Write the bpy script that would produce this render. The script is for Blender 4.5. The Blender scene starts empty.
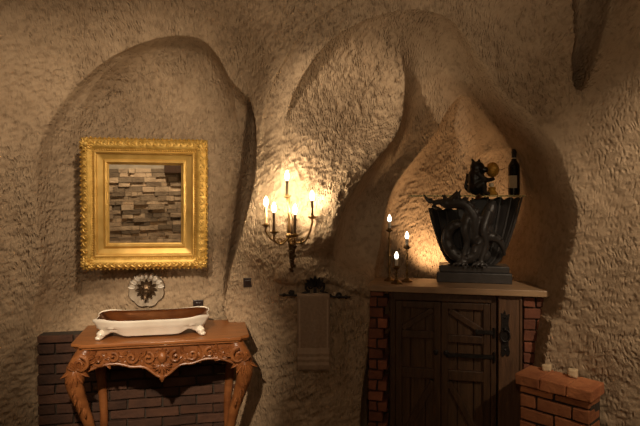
import bpy, math, random
import numpy as np
from mathutils import Vector, Matrix, Euler
random.seed(7); rng = np.random.default_rng(11)
PI = math.pi
scene = bpy.context.scene
COL = scene.collection
F, HZ, EYE = 554.0, 195.0, 1.65          # focal length (px of a 640 px frame), horizon row, eye height
def W(px, py, d): return Vector(((px-320)/F*d, d, EYE-(py-HZ)/F*d))
S = lambda x: x*x*(3-2*x)

# ------------------------------------------------------------------ materials
def _mat(name):
    m = bpy.data.materials.new(name); m.use_nodes = True
    nt = m.node_tree; nt.nodes.clear()
    out = nt.nodes.new('ShaderNodeOutputMaterial'); b = nt.nodes.new('ShaderNodeBsdfPrincipled')
    nt.links.new(b.outputs[0], out.inputs[0])
    return m, nt, b
def mat(name, c1, c2=None, scale=12, rough=.6, metal=0, bump=0, bscale=None, stretch=(1,1,1), island=0, spec=.5, dist=.01, rvar=0):
    m, nt, b = _mat(name); N = nt.nodes.new; L = nt.links.new
    b.inputs['Roughness'].default_value = rough; b.inputs['Metallic'].default_value = metal
    b.inputs['Specular IOR Level'].default_value = spec
    c2 = c2 or tuple(v*.75 for v in c1)
    tc = N('ShaderNodeTexCoord'); mp = N('ShaderNodeMapping'); mp.inputs['Scale'].default_value = stretch
    L(tc.outputs['Object'], mp.inputs[0])
    nz = N('ShaderNodeTexNoise'); nz.inputs['Scale'].default_value = scale; nz.inputs['Detail'].default_value = 5
    L(mp.outputs[0], nz.inputs['Vector'])
    rp = N('ShaderNodeValToRGB'); rp.color_ramp.elements[0].position = .3; rp.color_ramp.elements[1].position = .7
    rp.color_ramp.elements[0].color = (*c2, 1); rp.color_ramp.elements[1].color = (*c1, 1)
    L(nz.outputs['Fac'], rp.inputs[0]); colr = rp.outputs[0]
    if island:
        g = N('ShaderNodeNewGeometry'); mr = N('ShaderNodeMapRange'); mr.inputs[3].default_value = 1-island; mr.inputs[4].default_value = 1+island
        L(g.outputs['Random Per Island'], mr.inputs[0])
        hs = N('ShaderNodeHueSaturation'); L(mr.outputs[0], hs.inputs['Value']); L(colr, hs.inputs['Color']); colr = hs.outputs[0]
    L(colr, b.inputs['Base Color'])
    if rvar:
        mr2 = N('ShaderNodeMapRange'); mr2.inputs[3].default_value = max(0, rough-rvar); mr2.inputs[4].default_value = min(1, rough+rvar)
        L(nz.outputs['Fac'], mr2.inputs[0]); L(mr2.outputs[0], b.inputs['Roughness'])
    if bump:
        n2 = N('ShaderNodeTexNoise'); n2.inputs['Scale'].default_value = bscale or scale*3; n2.inputs['Detail'].default_value = 4
        L(mp.outputs[0], n2.inputs['Vector'])
        bp = N('ShaderNodeBump'); bp.inputs['Strength'].default_value = bump; bp.inputs['Distance'].default_value = dist
        L(n2.outputs['Fac'], bp.inputs['Height']); L(bp.outputs[0], b.inputs['Normal'])
    return m
def emit(name, color, strength):
    m = bpy.data.materials.new(name); m.use_nodes = True; nt = m.node_tree; nt.nodes.clear()
    o = nt.nodes.new('ShaderNodeOutputMaterial'); e = nt.nodes.new('ShaderNodeEmission')
    e.inputs[0].default_value = (*color, 1); e.inputs[1].default_value = strength
    nt.links.new(e.outputs[0], o.inputs[0]); return m
def glass(name, color, rough=.02):
    m, nt, b = _mat(name); b.inputs['Base Color'].default_value = (*color, 1)
    b.inputs['Roughness'].default_value = rough; b.inputs['Transmission Weight'].default_value = 1; b.inputs['IOR'].default_value = 1.45
    return m
def tufa(name, c1, c2, c3):
    m, nt, b = _mat(name); N = nt.nodes.new; L = nt.links.new
    b.inputs['Roughness'].default_value = .92; b.inputs['Specular IOR Level'].default_value = .25
    tc = N('ShaderNodeTexCoord')
    n1 = N('ShaderNodeTexNoise'); n1.inputs['Scale'].default_value = 3.0; n1.inputs['Detail'].default_value = 8; n1.inputs['Roughness'].default_value = .65
    L(tc.outputs['Object'], n1.inputs['Vector'])
    rp = N('ShaderNodeValToRGB'); e = rp.color_ramp.elements
    e[0].position = .3; e[0].color = (*c2, 1); e[1].position = .68; e[1].color = (*c1, 1)
    L(n1.outputs['Fac'], rp.inputs[0])
    n3 = N('ShaderNodeTexNoise'); n3.inputs['Scale'].default_value = 26; n3.inputs['Detail'].default_value = 4
    L(tc.outputs['Object'], n3.inputs['Vector'])
    r3 = N('ShaderNodeValToRGB'); r3.color_ramp.elements[0].position = .34; r3.color_ramp.elements[0].color = (1,1,1,1)
    r3.color_ramp.elements[1].position = .5; r3.color_ramp.elements[1].color = (0,0,0,1)
    L(n3.outputs['Fac'], r3.inputs[0])
    mx = N('ShaderNodeMix'); mx.data_type = 'RGBA'
    mul = N('ShaderNodeMath'); mul.operation = 'MULTIPLY'; mul.inputs[1].default_value = .45
    L(r3.outputs[0], mul.inputs[0]); L(mul.outputs[0], mx.inputs['Factor'])
    L(rp.outputs[0], mx.inputs['A']); mx.inputs['B'].default_value = (*c3, 1); L(mx.outputs['Result'], b.inputs['Base Color'])
    mp = N('ShaderNodeMapping'); mp.inputs['Rotation'].default_value = (0, .5, 0); mp.inputs['Scale'].default_value = (1.7, 1.2, .8)
    L(tc.outputs['Object'], mp.inputs[0])
    n2 = N('ShaderNodeTexNoise'); n2.inputs['Scale'].default_value = 55; n2.inputs['Detail'].default_value = 6; n2.inputs['Roughness'].default_value = .6
    L(mp.outputs[0], n2.inputs['Vector'])
    mp2 = N('ShaderNodeMapping'); mp2.inputs['Rotation'].default_value = (0, -.42, 0); mp2.inputs['Scale'].default_value = (80, 26, 27)
    wn = N('ShaderNodeTexNoise'); wn.inputs['Scale'].default_value = 5; L(tc.outputs['Object'], wn.inputs['Vector'])
    va = N('ShaderNodeVectorMath'); va.operation = 'MULTIPLY_ADD'; L(wn.outputs['Color'], va.inputs[0]); va.inputs[1].default_value = (.09,.09,.09); L(tc.outputs['Object'], va.inputs[2])
    L(va.outputs[0], mp2.inputs[0])
    vo = N('ShaderNodeTexVoronoi'); vo.inputs['Scale'].default_value = 1; L(mp2.outputs[0], vo.inputs['Vector'])
    mr = N('ShaderNodeMapRange'); mr.inputs[1].default_value = .08; mr.inputs[2].default_value = .5; mr.inputs[3].default_value = 0; mr.inputs[4].default_value = .8
    L(vo.outputs['Distance'], mr.inputs[0])
    ad = N('ShaderNodeMath'); ad.operation = 'ADD'; L(mr.outputs[0], ad.inputs[0]); L(n2.outputs['Fac'], ad.inputs[1])
    pn = N('ShaderNodeTexNoise'); pn.inputs['Scale'].default_value = 2.6; pn.inputs['Detail'].default_value = 2; L(tc.outputs['Object'], pn.inputs['Vector'])
    pr = N('ShaderNodeMapRange'); pr.inputs[1].default_value = .36; pr.inputs[2].default_value = .64; pr.inputs[3].default_value = .28; pr.inputs[4].default_value = 1.1
    L(pn.outputs['Fac'], pr.inputs[0]); hm = N('ShaderNodeMath'); hm.operation = 'MULTIPLY'; L(ad.outputs[0], hm.inputs[0]); L(pr.outputs[0], hm.inputs[1])
    bp = N('ShaderNodeBump'); bp.inputs['Strength'].default_value = .95; bp.inputs['Distance'].default_value = .014
    L(hm.outputs[0], bp.inputs['Height']); L(bp.outputs[0], b.inputs['Normal'])
    return m
M = dict(
 tufa=tufa('tufa rock', (.47,.345,.225), (.34,.24,.15), (.20,.135,.08)),
 plaster=mat('rear plaster', (.42,.36,.27), rough=.9, bump=.3, bscale=60),
 ledger=mat('ledger stone', (.56,.42,.27), (.34,.24,.15), scale=9, rough=.9, island=.65, bump=.7, bscale=45, dist=.02),
 floor=mat('floor stone', (.20,.145,.09), (.13,.09,.06), scale=5, rough=.7, bump=.3),
 gold=mat('gilt', (.74,.49,.14), (.50,.30,.06), scale=30, rough=.5, metal=.5, bump=.4, bscale=90, dist=.004, rvar=.12),
 gold2=mat('gilt smooth', (.72,.48,.15), (.54,.33,.08), scale=14, rough=.45, metal=.5, bump=.12, bscale=50, dist=.003, rvar=.1),
 mirror=mat('mirror silvering', (.86,.84,.80), (.82,.80,.76), rough=.015, metal=1),
 wood=mat('carved walnut', (.33,.122,.038), (.17,.056,.017), scale=7, rough=.36, bump=.2, bscale=30, stretch=(1,3,3), rvar=.1),
 woodtop=mat('walnut top', (.37,.145,.045), (.24,.085,.026), scale=6, rough=.3, bump=.08, bscale=40, stretch=(1,6,6)),
 dark_wood=mat('dark stained oak', (.085,.042,.019), (.045,.021,.010), scale=9, rough=.5, bump=.5, bscale=26, stretch=(5,5,.7)),
 panel_wood=mat('oak panel', (.11,.056,.026), (.06,.03,.014), scale=9, rough=.55, bump=.6, bscale=24, stretch=(7,7,.6)),
 post_wood=mat('oak post', (.15,.075,.036), (.08,.04,.02), scale=9, rough=.55, bump=.5, bscale=26, stretch=(5,5,.7)),
 iron=mat('black iron', (.035,.030,.027), (.02,.017,.015), scale=30, rough=.45, metal=.6, bump=.3),
 cream=mat('cream marble', (.86,.80,.70), (.74,.66,.55), scale=10, rough=.22, bump=.05),
 copper=mat('hammered copper', (.40,.165,.065), (.26,.10,.04), scale=14, rough=.3, metal=.9, bump=.35, bscale=34, dist=.006),
 rosette=mat('pale carved stone', (.40,.32,.23), (.27,.205,.14), scale=22, rough=.6, bump=.4),
 bronze=mat('dark bronze', (.17,.11,.06), (.08,.05,.028), scale=30, rough=.38, metal=.75, bump=.2),
 brass=mat('aged brass', (.34,.215,.085), (.18,.105,.04), scale=30, rough=.36, metal=.85, bump=.15),
 plate=mat('brown switch plate', (.026,.012,.009), (.02,.01,.008), rough=.35),
 ivory=mat('ivory candle tube', (.62,.45,.25), (.42,.28,.14), scale=30, rough=.5),
 wax=mat('white wax', (.90,.84,.72), (.84,.76,.62), rough=.5),
 towel=mat('taupe terry', (.34,.24,.165), (.27,.19,.13), scale=60, rough=.95, bump=.8, bscale=260, dist=.004, spec=.1),
 towel2=mat('taupe terry band', (.44,.32,.23), (.38,.275,.19), scale=60, rough=.8, bump=.5, bscale=200, dist=.003, spec=.2),
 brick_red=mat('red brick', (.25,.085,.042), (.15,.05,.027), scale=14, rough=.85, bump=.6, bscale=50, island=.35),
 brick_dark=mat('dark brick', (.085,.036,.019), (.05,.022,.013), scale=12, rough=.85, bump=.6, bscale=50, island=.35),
 brick_or=mat('orange brick', (.46,.18,.07), (.31,.105,.042), scale=14, rough=.8, bump=.5, bscale=60, island=.22),
 mortar=mat('dark mortar', (.055,.040,.028), (.035,.026,.018), rough=.95, bump=.5, bscale=60),
 slab=mat('tan travertine', (.42,.27,.15), (.30,.185,.10), scale=8, rough=.42, bump=.2, stretch=(1,4,4)),
 slate=mat('black cast stone', (.058,.052,.049), (.036,.032,.030), scale=20, rough=.36, bump=.35, bscale=60, dist=.005),
 wing=mat('black wing membrane', (.034,.030,.028), (.022,.019,.018), scale=20, rough=.45, bump=.35, bscale=60, dist=.005),
 glass=glass('shelf glass', (.42,.56,.46)),
 bottle=mat('black bottle glass', (.006,.007,.005), (.005,.005,.004), rough=.08),
 foil=mat('black foil', (.015,.012,.012), rough=.3),
 label=mat('bottle label', (.62,.52,.36), (.56,.46,.30), rough=.7),
 black=mat('black lacquer', (.018,.014,.012), (.012,.01,.008), rough=.3, bump=.3, bscale=50),
 ball=mat('gold lacquer', (.72,.40,.07), (.45,.22,.03), scale=60, rough=.38, metal=.5, bump=.4, bscale=90),
 soap=mat('pale tufa chip', (.66,.52,.33), (.52,.39,.23), scale=20, rough=.8, bump=.4),
 bulb=emit('bulb glow', (1,.79,.52), 145.0), flame=emit('candle glow', (1,.84,.62), 4.5),
)

# ------------------------------------------------------------------ mesh builder
class MB:
    def __init__(s): s.v = []; s.f = []; s.m = []; s.X = Matrix.Identity(4)
    def add(s, vs, fs, mi=0):
        o = len(s.v); s.v += [s.X @ Vector(p) for p in vs]; s.f += [tuple(i+o for i in f) for f in fs]; s.m += [mi]*len(fs)
    def box(s, c, d, rot=None, mi=0, jit=0):
        x, y, z = (k/2 for k in d); R = Euler(rot).to_matrix() if rot else Matrix.Identity(3)
        vs = []
        for a in ((-x,-y,-z),(x,-y,-z),(x,y,-z),(-x,y,-z),(-x,-y,z),(x,-y,z),(x,y,z),(-x,y,z)):
            p = Vector(a) + Vector((random.uniform(-jit,jit), random.uniform(-jit,jit), random.uniform(-jit,jit)))
            vs.append(R @ p + Vector(c))
        s.add(vs, [(0,3,2,1),(4,5,6,7),(0,1,5,4),(1,2,6,5),(2,3,7,6),(3,0,4,7)], mi)
    def tube(s, pts, r, seg=10, mi=0, closed=False, flat=None):
        pts = [Vector(p) for p in pts]; n = len(pts)
        rs = r if hasattr(r, '__len__') else [r]*n
        vs = []; up = None
        for i in range(n):
            a = pts[(i-1) % n] if (closed or i > 0) else pts[i]; b = pts[(i+1) % n] if (closed or i < n-1) else pts[i]
            t = (b-a); t = t.normalized() if t.length > 1e-9 else Vector((0,0,1))
            if up is None:
                up = Vector((0,1,0)) if abs(t.y) < .9 else Vector((1,0,0))
            up = (up - t*up.dot(t)); up = up.normalized() if up.length > 1e-6 else t.orthogonal().normalized()
            w = t.cross(up)
            for k in range(seg):
                an = 2*PI*k/seg
                vs.append(pts[i] + (w*math.cos(an) + up*math.sin(an)*(flat or 1))*rs[i])
        fs = []
        for i in range(n if closed else n-1):
            for k in range(seg):
                j = (i+1) % n
                fs.append((i*seg+k, i*seg+(k+1) % seg, j*seg+(k+1) % seg, j*seg+k))
        if not closed:
            fs.append(tuple(range(seg))[::-1]); fs.append(tuple((n-1)*seg+k for k in range(seg)))
        s.add(vs, fs, mi)
    def lathe(s, prof, c=(0,0,0), seg=20, mi=0, axis='z', sx=1, sy=1):
        vs = []
        for r, z in prof:
            for k in range(seg):
                an = 2*PI*k/seg; p = (r*math.cos(an)*sx, r*math.sin(an)*sy, z)
                if axis == 'y': p = (p[0], -p[2], p[1])
                vs.append(Vector(p)+Vector(c))
        fs = []
        for i in range(len(prof)-1):
            for k in range(seg):
                fs.append((i*seg+k, i*seg+(k+1) % seg, (i+1)*seg+(k+1) % seg, (i+1)*seg+k))
        fs.append(tuple(range(seg))[::-1]); n = len(prof)
        fs.append(tuple((n-1)*seg+k for k in range(seg)))
        s.add(vs, fs, mi)
    def ell(s, c, r, rot=None, seg=12, rings=8, mi=0):
        R = rot if isinstance(rot, Matrix) else (Euler(rot).to_matrix() if rot else Matrix.Identity(3))
        vs = [R @ Vector((0,0,-r[2])) + Vector(c)]
        for i in range(1, rings):
            ph = -PI/2 + PI*i/rings
            for k in range(seg):
                an = 2*PI*k/seg
                vs.append(R @ Vector((r[0]*math.cos(ph)*math.cos(an), r[1]*math.cos(ph)*math.sin(an), r[2]*math.sin(ph))) + Vector(c))
        vs.append(R @ Vector((0,0,r[2])) + Vector(c)); fs = []
        for k in range(seg):
            fs.append((0, 1+(k+1) % seg, 1+k))
            fs.append((len(vs)-1, 1+(rings-2)*seg+k, 1+(rings-2)*seg+(k+1) % seg))
        for i in range(rings-2):
            for k in range(seg):
                a = 1+i*seg; b = a+seg
                fs.append((a+k, a+(k+1) % seg, b+(k+1) % seg, b+k))
        s.add(vs, fs, mi)
    def prism(s, outline, y0, y1, mi=0, plane='xz'):
        n = len(outline); vs = []
        for y in (y0, y1):
            for a, b in outline: vs.append((a, y, b) if plane == 'xz' else (a, b, y))
        fs = [tuple(range(n)), tuple(range(2*n-1, n-1, -1))] + [(i, n+i, n+(i+1) % n, (i+1) % n) for i in range(n)]
        s.add(vs, fs, mi)
    def leaf(s, base, d, L, w, th, nrm=(0,-1,0), curl=.3, mi=0):
        """a pointed, ribbed acanthus lobe lying on a surface with normal nrm"""
        d = Vector(d).normalized(); n = Vector(nrm).normalized(); side = d.cross(n).normalized(); base = Vector(base)
        vs = []; K = 7
        for i in range(K):
            t = i/(K-1); ww = w*math.sin(PI*min(1, .12+t*.88))**.7*(1 if t < .99 else .1)
            h = th*(math.sin(PI*min(1, t*1.05))*.8+.2) + curl*L*t*t*.5
            p = base + d*L*t
            vs += [p - side*ww - n*th*.3 + n*curl*L*t*t*.35, p - side*ww*.45 + n*h, p + n*h*.72, p + side*ww*.45 + n*h, p + side*ww - n*th*.3 + n*curl*L*t*t*.35, p - n*th*.6]
        fs = []
        for i in range(K-1):
            for k in range(6): fs.append((i*6+k, i*6+(k+1) % 6, (i+1)*6+(k+1) % 6, (i+1)*6+k))
        fs += [tuple(range(6))[::-1], tuple((K-1)*6+k for k in range(6))]
        s.add(vs, fs, mi)
    def build(s, name, mats, parent=None, smooth=True, bevel=0, subsurf=0, sharp=40, loc=None):
        me = bpy.data.meshes.new(name); me.from_pydata([tuple(v) for v in s.v], [], s.f); me.validate()
        for m in (mats if isinstance(mats, (list, tuple)) else [mats]): me.materials.append(m)
        if len(me.polygons) == len(s.m): me.polygons.foreach_set('material_index', s.m)
        import bmesh
        b = bmesh.new(); b.from_mesh(me); bmesh.ops.recalc_face_normals(b, faces=b.faces); b.to_mesh(me); b.free()
        if smooth:
            me.polygons.foreach_set('use_smooth', [True]*len(me.polygons))
            if sharp: me.set_sharp_from_angle(angle=math.radians(sharp))
        o = bpy.data.objects.new(name, me); COL.objects.link(o)
        if parent: o.parent = parent
        if bevel:
            md = o.modifiers.new('bevel', 'BEVEL'); md.width = bevel; md.segments = 2; md.limit_method = 'ANGLE'; md.angle_limit = math.radians(35)
        if subsurf:
            md = o.modifiers.new('sub', 'SUBSURF'); md.levels = md.render_levels = subsurf
        return o
def spline(pts, n=8, closed=False):
    P = [Vector(p) for p in pts]; out = []; m = len(P)
    for i in range(m if closed else m-1):
        p1, p2 = P[i], P[(i+1) % m]
        p0 = P[i-1] if (closed or i) else p1*2-p2
        p3 = P[(i+2) % m] if (closed or i+2 < m) else p2*2-p1
        for k in range(n):
            t = k/n
            out.append(.5*((2*p1)+(p2-p0)*t+(2*p0-5*p1+4*p2-p3)*t*t+(3*p1-p0-3*p2+p3)*t**3))
    if not closed: out.append(P[-1])
    return out
def rad(vals, n):
    x = np.linspace(0, 1, n); return list(np.interp(x, np.linspace(0, 1, len(vals)), vals))
def spiral(c, r0, r1, a0, turns, n=26):
    """flat spiral in the xz plane"""
    out = []
    for i in range(n):
        t = i/(n-1); r = r0+(r1-r0)*t; a = a0+turns*2*PI*t
        out.append(Vector((c[0]+r*math.cos(a), c[1], c[2]+r*math.sin(a))))
    return out
def tag(o, label, cat, group=None):
    o['label'] = label; o['category'] = cat
    if group: o['group'] = group
    return o
def thing(name, label, cat, loc=(0,0,0), rz=0, group=None):
    o = bpy.data.objects.new(name, None); COL.objects.link(o); o.location = loc; o.rotation_euler = (0,0,rz); o.empty_display_size = .1
    return tag(o, label, cat, group)
def structure(o): o['kind'] = 'structure'; return o

# ------------------------------------------------------------------ the carved rock wall (one grid over width x and arc length t)
ZS, RV = 2.1, 1.15                      # the wall is upright to ZS, then vaults forward with radius RV
KX = [-3.2,-2.6,-2.2,-1.9,-1.55,-1.0,-.5,-.3,-.1,.1,.4,.8,1.1,1.3,1.45,1.6,2.0,2.4,2.8]
KY = [1.9,2.7,3.12,3.36,3.55,3.62,3.58,3.46,3.38,3.38,3.40,3.34,3.23,3.08,2.89,2.68,2.15,1.6,1.05]
_dx = np.linspace(-3.2, 2.8, 1201); _dy = np.interp(_dx, KX, KY)
_k = np.exp(-np.linspace(-2, 2, 41)**2); _k /= _k.sum()
_dy = np.convolve(np.pad(_dy, 20, 'edge'), _k, 'valid')
def base_y(x): return np.interp(x, _dx, _dy)
def base_yz(x, t):
    a = np.clip((t-ZS)/RV, 0, PI/2); e = np.maximum(0, (t-ZS)/RV-PI/2)*RV
    return base_y(x)-RV*(1-np.cos(a))-e, np.minimum(t, ZS)+RV*np.sin(a), a
def px_to_xt(px, py):
    lo, hi = -.5, ZS+RV*PI/2+1.0; y = 3.3
    for _ in range(60):
        t = (lo+hi)/2; y2 = y
        for _ in range(12): x = (px-320)/F*y2; y2 = .5*y2+.5*float(base_yz(x, t)[0])
        z = float(base_yz(x, t)[1])
        if z-(EYE-(py-HZ)/F*y2) < 0: lo = t
        else: hi = t
        y = y2
    return x, t
xs = np.concatenate([np.arange(-3.2, -2.1, .05), np.arange(-2.1, 1.75, .0062), np.arange(1.75, 2.81, .05)])
ts = np.concatenate([np.arange(-.02, .25, .05), np.arange(.25, 3.15, .0064), np.arange(3.15, 4.0, .05)])
X, T = np.meshgrid(xs, ts)
_tab = rng.random((256, 256))
def vnoise(u, v):
    iu, iv = np.floor(u).astype(int), np.floor(v).astype(int); fu, fv = S(u-iu), S(v-iv)
    g = lambda a, b: _tab[a % 256, b % 256]
    return (g(iu,iv)*(1-fu)+g(iu+1,iv)*fu)*(1-fv)+(g(iu,iv+1)*(1-fu)+g(iu+1,iv+1)*fu)*fv
def fbm(u, v, o=4):
    r = 0; a = .5
    for i in range(o): r = r+a*(vnoise(u*2**i+17*i, v*2**i+31*i)-.5); a *= .5
    return r
_ju, _jv, _jr = rng.random((256,256)), rng.random((256,256)), rng.random((256,256))
def chisel(u, v):
    """scallops left by a pick: each cell is a shallow pit of its own depth"""
    iu, iv = np.floor(u).astype(int), np.floor(v).astype(int); best = np.full(u.shape, 9.0); w = np.zeros(u.shape)
    for a in (-1, 0, 1):
        for b in (-1, 0, 1):
            p, q = (iu+a) % 256, (iv+b) % 256
            d = (iu+a+_ju[p,q]-u)**2+(iv+b+_jv[p,q]-v)**2
            k = d < best; best = np.where(k, d, best); w = np.where(k, _jr[p,q], w)
    return (1-np.minimum(best, 1))*(.35+w)
def outline(pix, smooth=True):
    P = [Vector((*px_to_xt(a, b), 0)) for a, b in pix]
    Q = spline(P, 6, closed=True) if smooth else P
    return np.array([(p.x, p.y) for p in Q])
def sdist(poly, Xa, Ta):
    """inside distance (positive in, negative out)"""
    d = np.full(Xa.shape, 1e9); ins = np.zeros(Xa.shape, bool); n = len(poly)
    for i in range(n):
        ax, ay = poly[i]; bx, by = poly[(i+1) % n]; ex, ey = bx-ax, by-ay
        h = np.clip(((Xa-ax)*ex+(Ta-ay)*ey)/(ex*ex+ey*ey+1e-12), 0, 1)
        d = np.minimum(d, (Xa-ax-h*ex)**2+(Ta-ay-h*ey)**2)
        c = ((ay > Ta) != (by > Ta)) & (Xa < (bx-ax)*(Ta-ay)/(by-ay+1e-12)+ax); ins ^= c
    d = np.sqrt(d); return np.where(ins, d, -d)
def recess(sd, depth, w, e):
    u = np.clip(sd/w, 0, 1); return depth*(1-(1-u)**2)**e
def ss(v, a, b): return S(np.clip((v-a)/(b-a), 0, 1))
wob = fbm(X*3, T*3, 3)*.06
O_mirror = outline([(52,345),(42,260),(36,190),(46,135),(72,92),(112,57),(158,39),(196,37),(216,54),(229,78),(243,94),(252,108),(256,140),(253,185),(243,225),(230,268),(224,310),(226,345)])
O_inner = outline([(58,150),(84,92),(128,54),(172,42),(202,46),(220,66),(228,95),(226,170),(150,185),(62,200)])
O_dome = outline([(300,300),(284,200),(283,140),(288,108),(300,80),(322,50),(352,28),(392,14),(432,12),(458,28),(480,60),(503,94),(530,118),(553,148),(567,185),(575,220),(567,265),(556,300),(545,350),(541,400),(541,470),(371,470),(370,300),(352,288)])
O_deep = outline([(405,40),(411,85),(400,130),(366,172),(345,205),(334,240),(336,262),(355,274),(369,283),(371,330),(371,470),(541,470),(541,400),(545,350),(556,300),(567,265),(575,220),(567,185),(553,148),(530,118),(503,94),(480,60),(458,30),(432,18)])
O_back = outline([(473,98),(445,135),(408,178),(393,212),(386,250),(378,300),(378,470),(505,470),(516,350),(522,270),(525,210),(521,170),(513,140),(503,118),(489,96)])
O_side = outline([(513,152),(530,141),(548,147),(564,178),(572,220),(566,270),(556,320),(520,320),(516,250),(514,190)])
O_right = outline([(582,-40),(577,30),(574,68),(579,90),(596,82),(616,58),(640,26),(664,-20),(670,-60)])
O_slot = outline([(246,94),(252,108),(256,140),(253,185),(244,225),(233,262),(224,302),(217,302),(221,262),(226,225),(231,185),(237,140),(241,108)])
O_ledge = outline([(334,262),(300,258),(276,270),(280,284),(330,285),(372,300),(369,283)])
sdm = sdist(O_mirror, X, T)+wob*.15
# the right edge of the mirror recess is a sharp return behind the sconce rib, the rest is a shallow dome
xr, tt_ = X, T
D = recess(sdm, .11, .24, .7)
rib = ss(X, -.95, -.42)*ss(-T, -2.6, -2.2)
D = np.where(sdm > 0, D+rib*recess(sdm, .20, .06, .6), D)
D += recess(sdist(O_inner, X, T)+wob*.1, .085, .11, .75)*ss(T, 1.85, 2.35)
sdd = sdist(O_dome, X, T)
left_soft = ss(X, -.20, .45); top_hard = ss(T, 1.75, 2.5)
D = D+recess(sdd+wob*.12, .22, .42, .62)*np.maximum(.15+.85*left_soft, top_hard)*(.62+.38*ss(T, 1.0, 2.0))
lip = lambda sd, dep, w, ridge, rw: recess(sd, dep, w, .8)-ridge*np.exp(-(np.minimum(sd, 0)/rw)**2)*(sd < 0)-ridge*(sd >= 0)
edge_w = np.maximum(ss(T, 2.05, 2.3), ss(X, .6, .9))
D += lip(sdd+wob*.12, .055, .022, .03, .10)*edge_w
D += recess(sdd+.15+wob*.3, .05, .035, .8)*np.maximum(top_hard, 0)*ss(-X, -.75, -.45)
D += lip(sdm, .05, .03, .02, .07)*(1-ss(X, -.75, -.6)*ss(T, 1.5, 1.8))
D += recess(sdd+wob*.1, np.clip(3.50-base_y(X), 0, .7)*ss(X, .35, .9), .20, .35)
sde = sdist(O_deep, X, T)+wob*.15
fw = (.09+.20*(1-ss(T, 1.75, 2.3)))*ss(T, 1.2, 1.45)*ss(-T, -2.75, -2.3)*ss(-X, -.75, -.55)
D -= fw*np.where(sde < 0, np.exp(-(np.minimum(sde, 0)/.15)**2), np.clip(1-sde/.13, 0, 1)**2)
D += recess(sde, .16, .10+.12*ss(T, 1.9, 2.5), .6)*(1-.92*ss(T, 1.95, 2.6))
D += recess(sdist(O_back, X, T)+wob*.15, .17, .09, .6)*ss(-T, -2.55, -2.2)
D += recess(sdist(O_side, X, T)+wob*.1, .22, .07, .5)
D += recess(sdist(O_right, X, T)+wob*.05, .36, .26, .5)
D += recess(sdist(O_slot, X, T)+wob*.05, .17, .055, .8)
D -= recess(sdist(O_ledge, X, T), .04, .05, .8)
D += ss(T, 2.45, 3.0)*fbm(X*1.2+5, T*1.2, 2)*.12
D += fbm(X*1.6+3, T*1.6, 3)*.05+fbm(X*6+9, T*6, 3)*.016
smooth_zone = np.clip(ss(sde, .0, .06)*.85, 0, 1)*(1-ss(sdist(O_back, X, T), .0, .08)*.55)
ang = .55; U0, V0 = X+fbm(X*5, T*5, 2)*.08, T+fbm(X*5+40, T*5, 2)*.08
U, V = U0*math.cos(ang)+V0*math.sin(ang), -U0*math.sin(ang)+V0*math.cos(ang)
amp = (.0105*(.45+1.1*vnoise(X*2.2+80, T*2.2)))*(1-smooth_zone*.85)
amp *= 1+.8*ss(sdd, 0, .1)*(1-ss(sde, -.02, .02))*ss(T, 1.5, 1.8)
coarse = ss(-T, -1.05, -.75)*ss(X, -.45, -.25)*ss(-X, -.2, 0)
D += chisel(U/.043, V/.021)*amp*.85+chisel(U*.9/.03+50, V*1.1/.05+9)*amp*.45
D += chisel(U/.11+7, V/.04+3)*coarse*.016
Yb, Zb, A = base_yz(X, T)
PX, PY, PZ = X, Yb+D*np.cos(A), Zb+D*np.sin(A)
pix_x, pix_y = 320+F*PX/np.maximum(PY, .3), HZ-F*(PZ-EYE)/np.maximum(PY, .3)
def hit(px, py):
    """point of the rock surface seen in direction (px, py)"""
    d = (pix_x-px)**2+(pix_y-py)**2+np.where(PY < .5, 1e6, 0); near = d < 9
    if not near.any(): k = np.unravel_index(np.argmin(d), d.shape)
    else: k = np.unravel_index(np.argmin(np.where(near, PY, 99)), d.shape)
    return Vector((float(PX[k]), float(PY[k]), float(PZ[k])))
nT, nX = X.shape
idx = np.arange(nT*nX).reshape(nT, nX)
quads = np.stack([idx[:-1,:-1], idx[:-1,1:], idx[1:,1:], idx[1:,:-1]], -1).reshape(-1, 4)
xc = (X[:-1,:-1]+.0031).ravel(); tc_ = (T[:-1,:-1]+.0032).ravel()
edge_pts = sorted([(px_to_xt(a, b)[1], px_to_xt(a, b)[0]) for a, b in [(541,470),(545,350),(556,300),(567,265),(575,220),(567,185),(560,165),(562,130),(570,95),(575,60),(577,30),(582,-40)]])
ex = np.interp(tc_, [p[0] for p in edge_pts], [p[1] for p in edge_pts])
is_ceil = tc_ > 2.74+.05*np.sin(xc*1.3)
is_right = (~is_ceil) & (xc > ex)
verts = np.stack([PX, PY, PZ], -1).reshape(-1, 3)
def grid_part(name, mask):
    q = quads[mask]; u, inv = np.unique(q, return_inverse=True); inv = inv.reshape(-1, 4)
    me = bpy.data.meshes.new(name); me.vertices.add(len(u)); me.vertices.foreach_set('co', verts[u].ravel())
    me.loops.add(inv.size); me.loops.foreach_set('vertex_index', inv.ravel().astype(np.int32))
    me.polygons.add(len(inv)); me.polygons.foreach_set('loop_start', np.arange(0, inv.size, 4, dtype=np.int32))
    me.update(calc_edges=True); me.polygons.foreach_set('use_smooth', np.ones(len(inv), bool))
    me.materials.append(M['tufa']); o = bpy.data.objects.new(name, me); COL.objects.link(o); return structure(o)
grid_part('wall_front', ~(is_ceil | is_right)); grid_part('wall_right', is_right); grid_part('ceiling', is_ceil)
def slab_struct(name, c, d, m):
    b = MB(); b.box(c, d); return structure(b.build(name, m, smooth=False))
slab_struct('floor', (-.2, .9, -.05), (6.4, 6.6, .1), M['floor'])
slab_struct('trim_1', (-.2, -.2, 3.35), (6.4, 3.6, .14), M['tufa'])          # plain roof over the part of the room behind the viewer
slab_struct('wall_left', (-3.2, .3, 1.65), (.14, 4.6, 3.3), M['tufa'])
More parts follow.
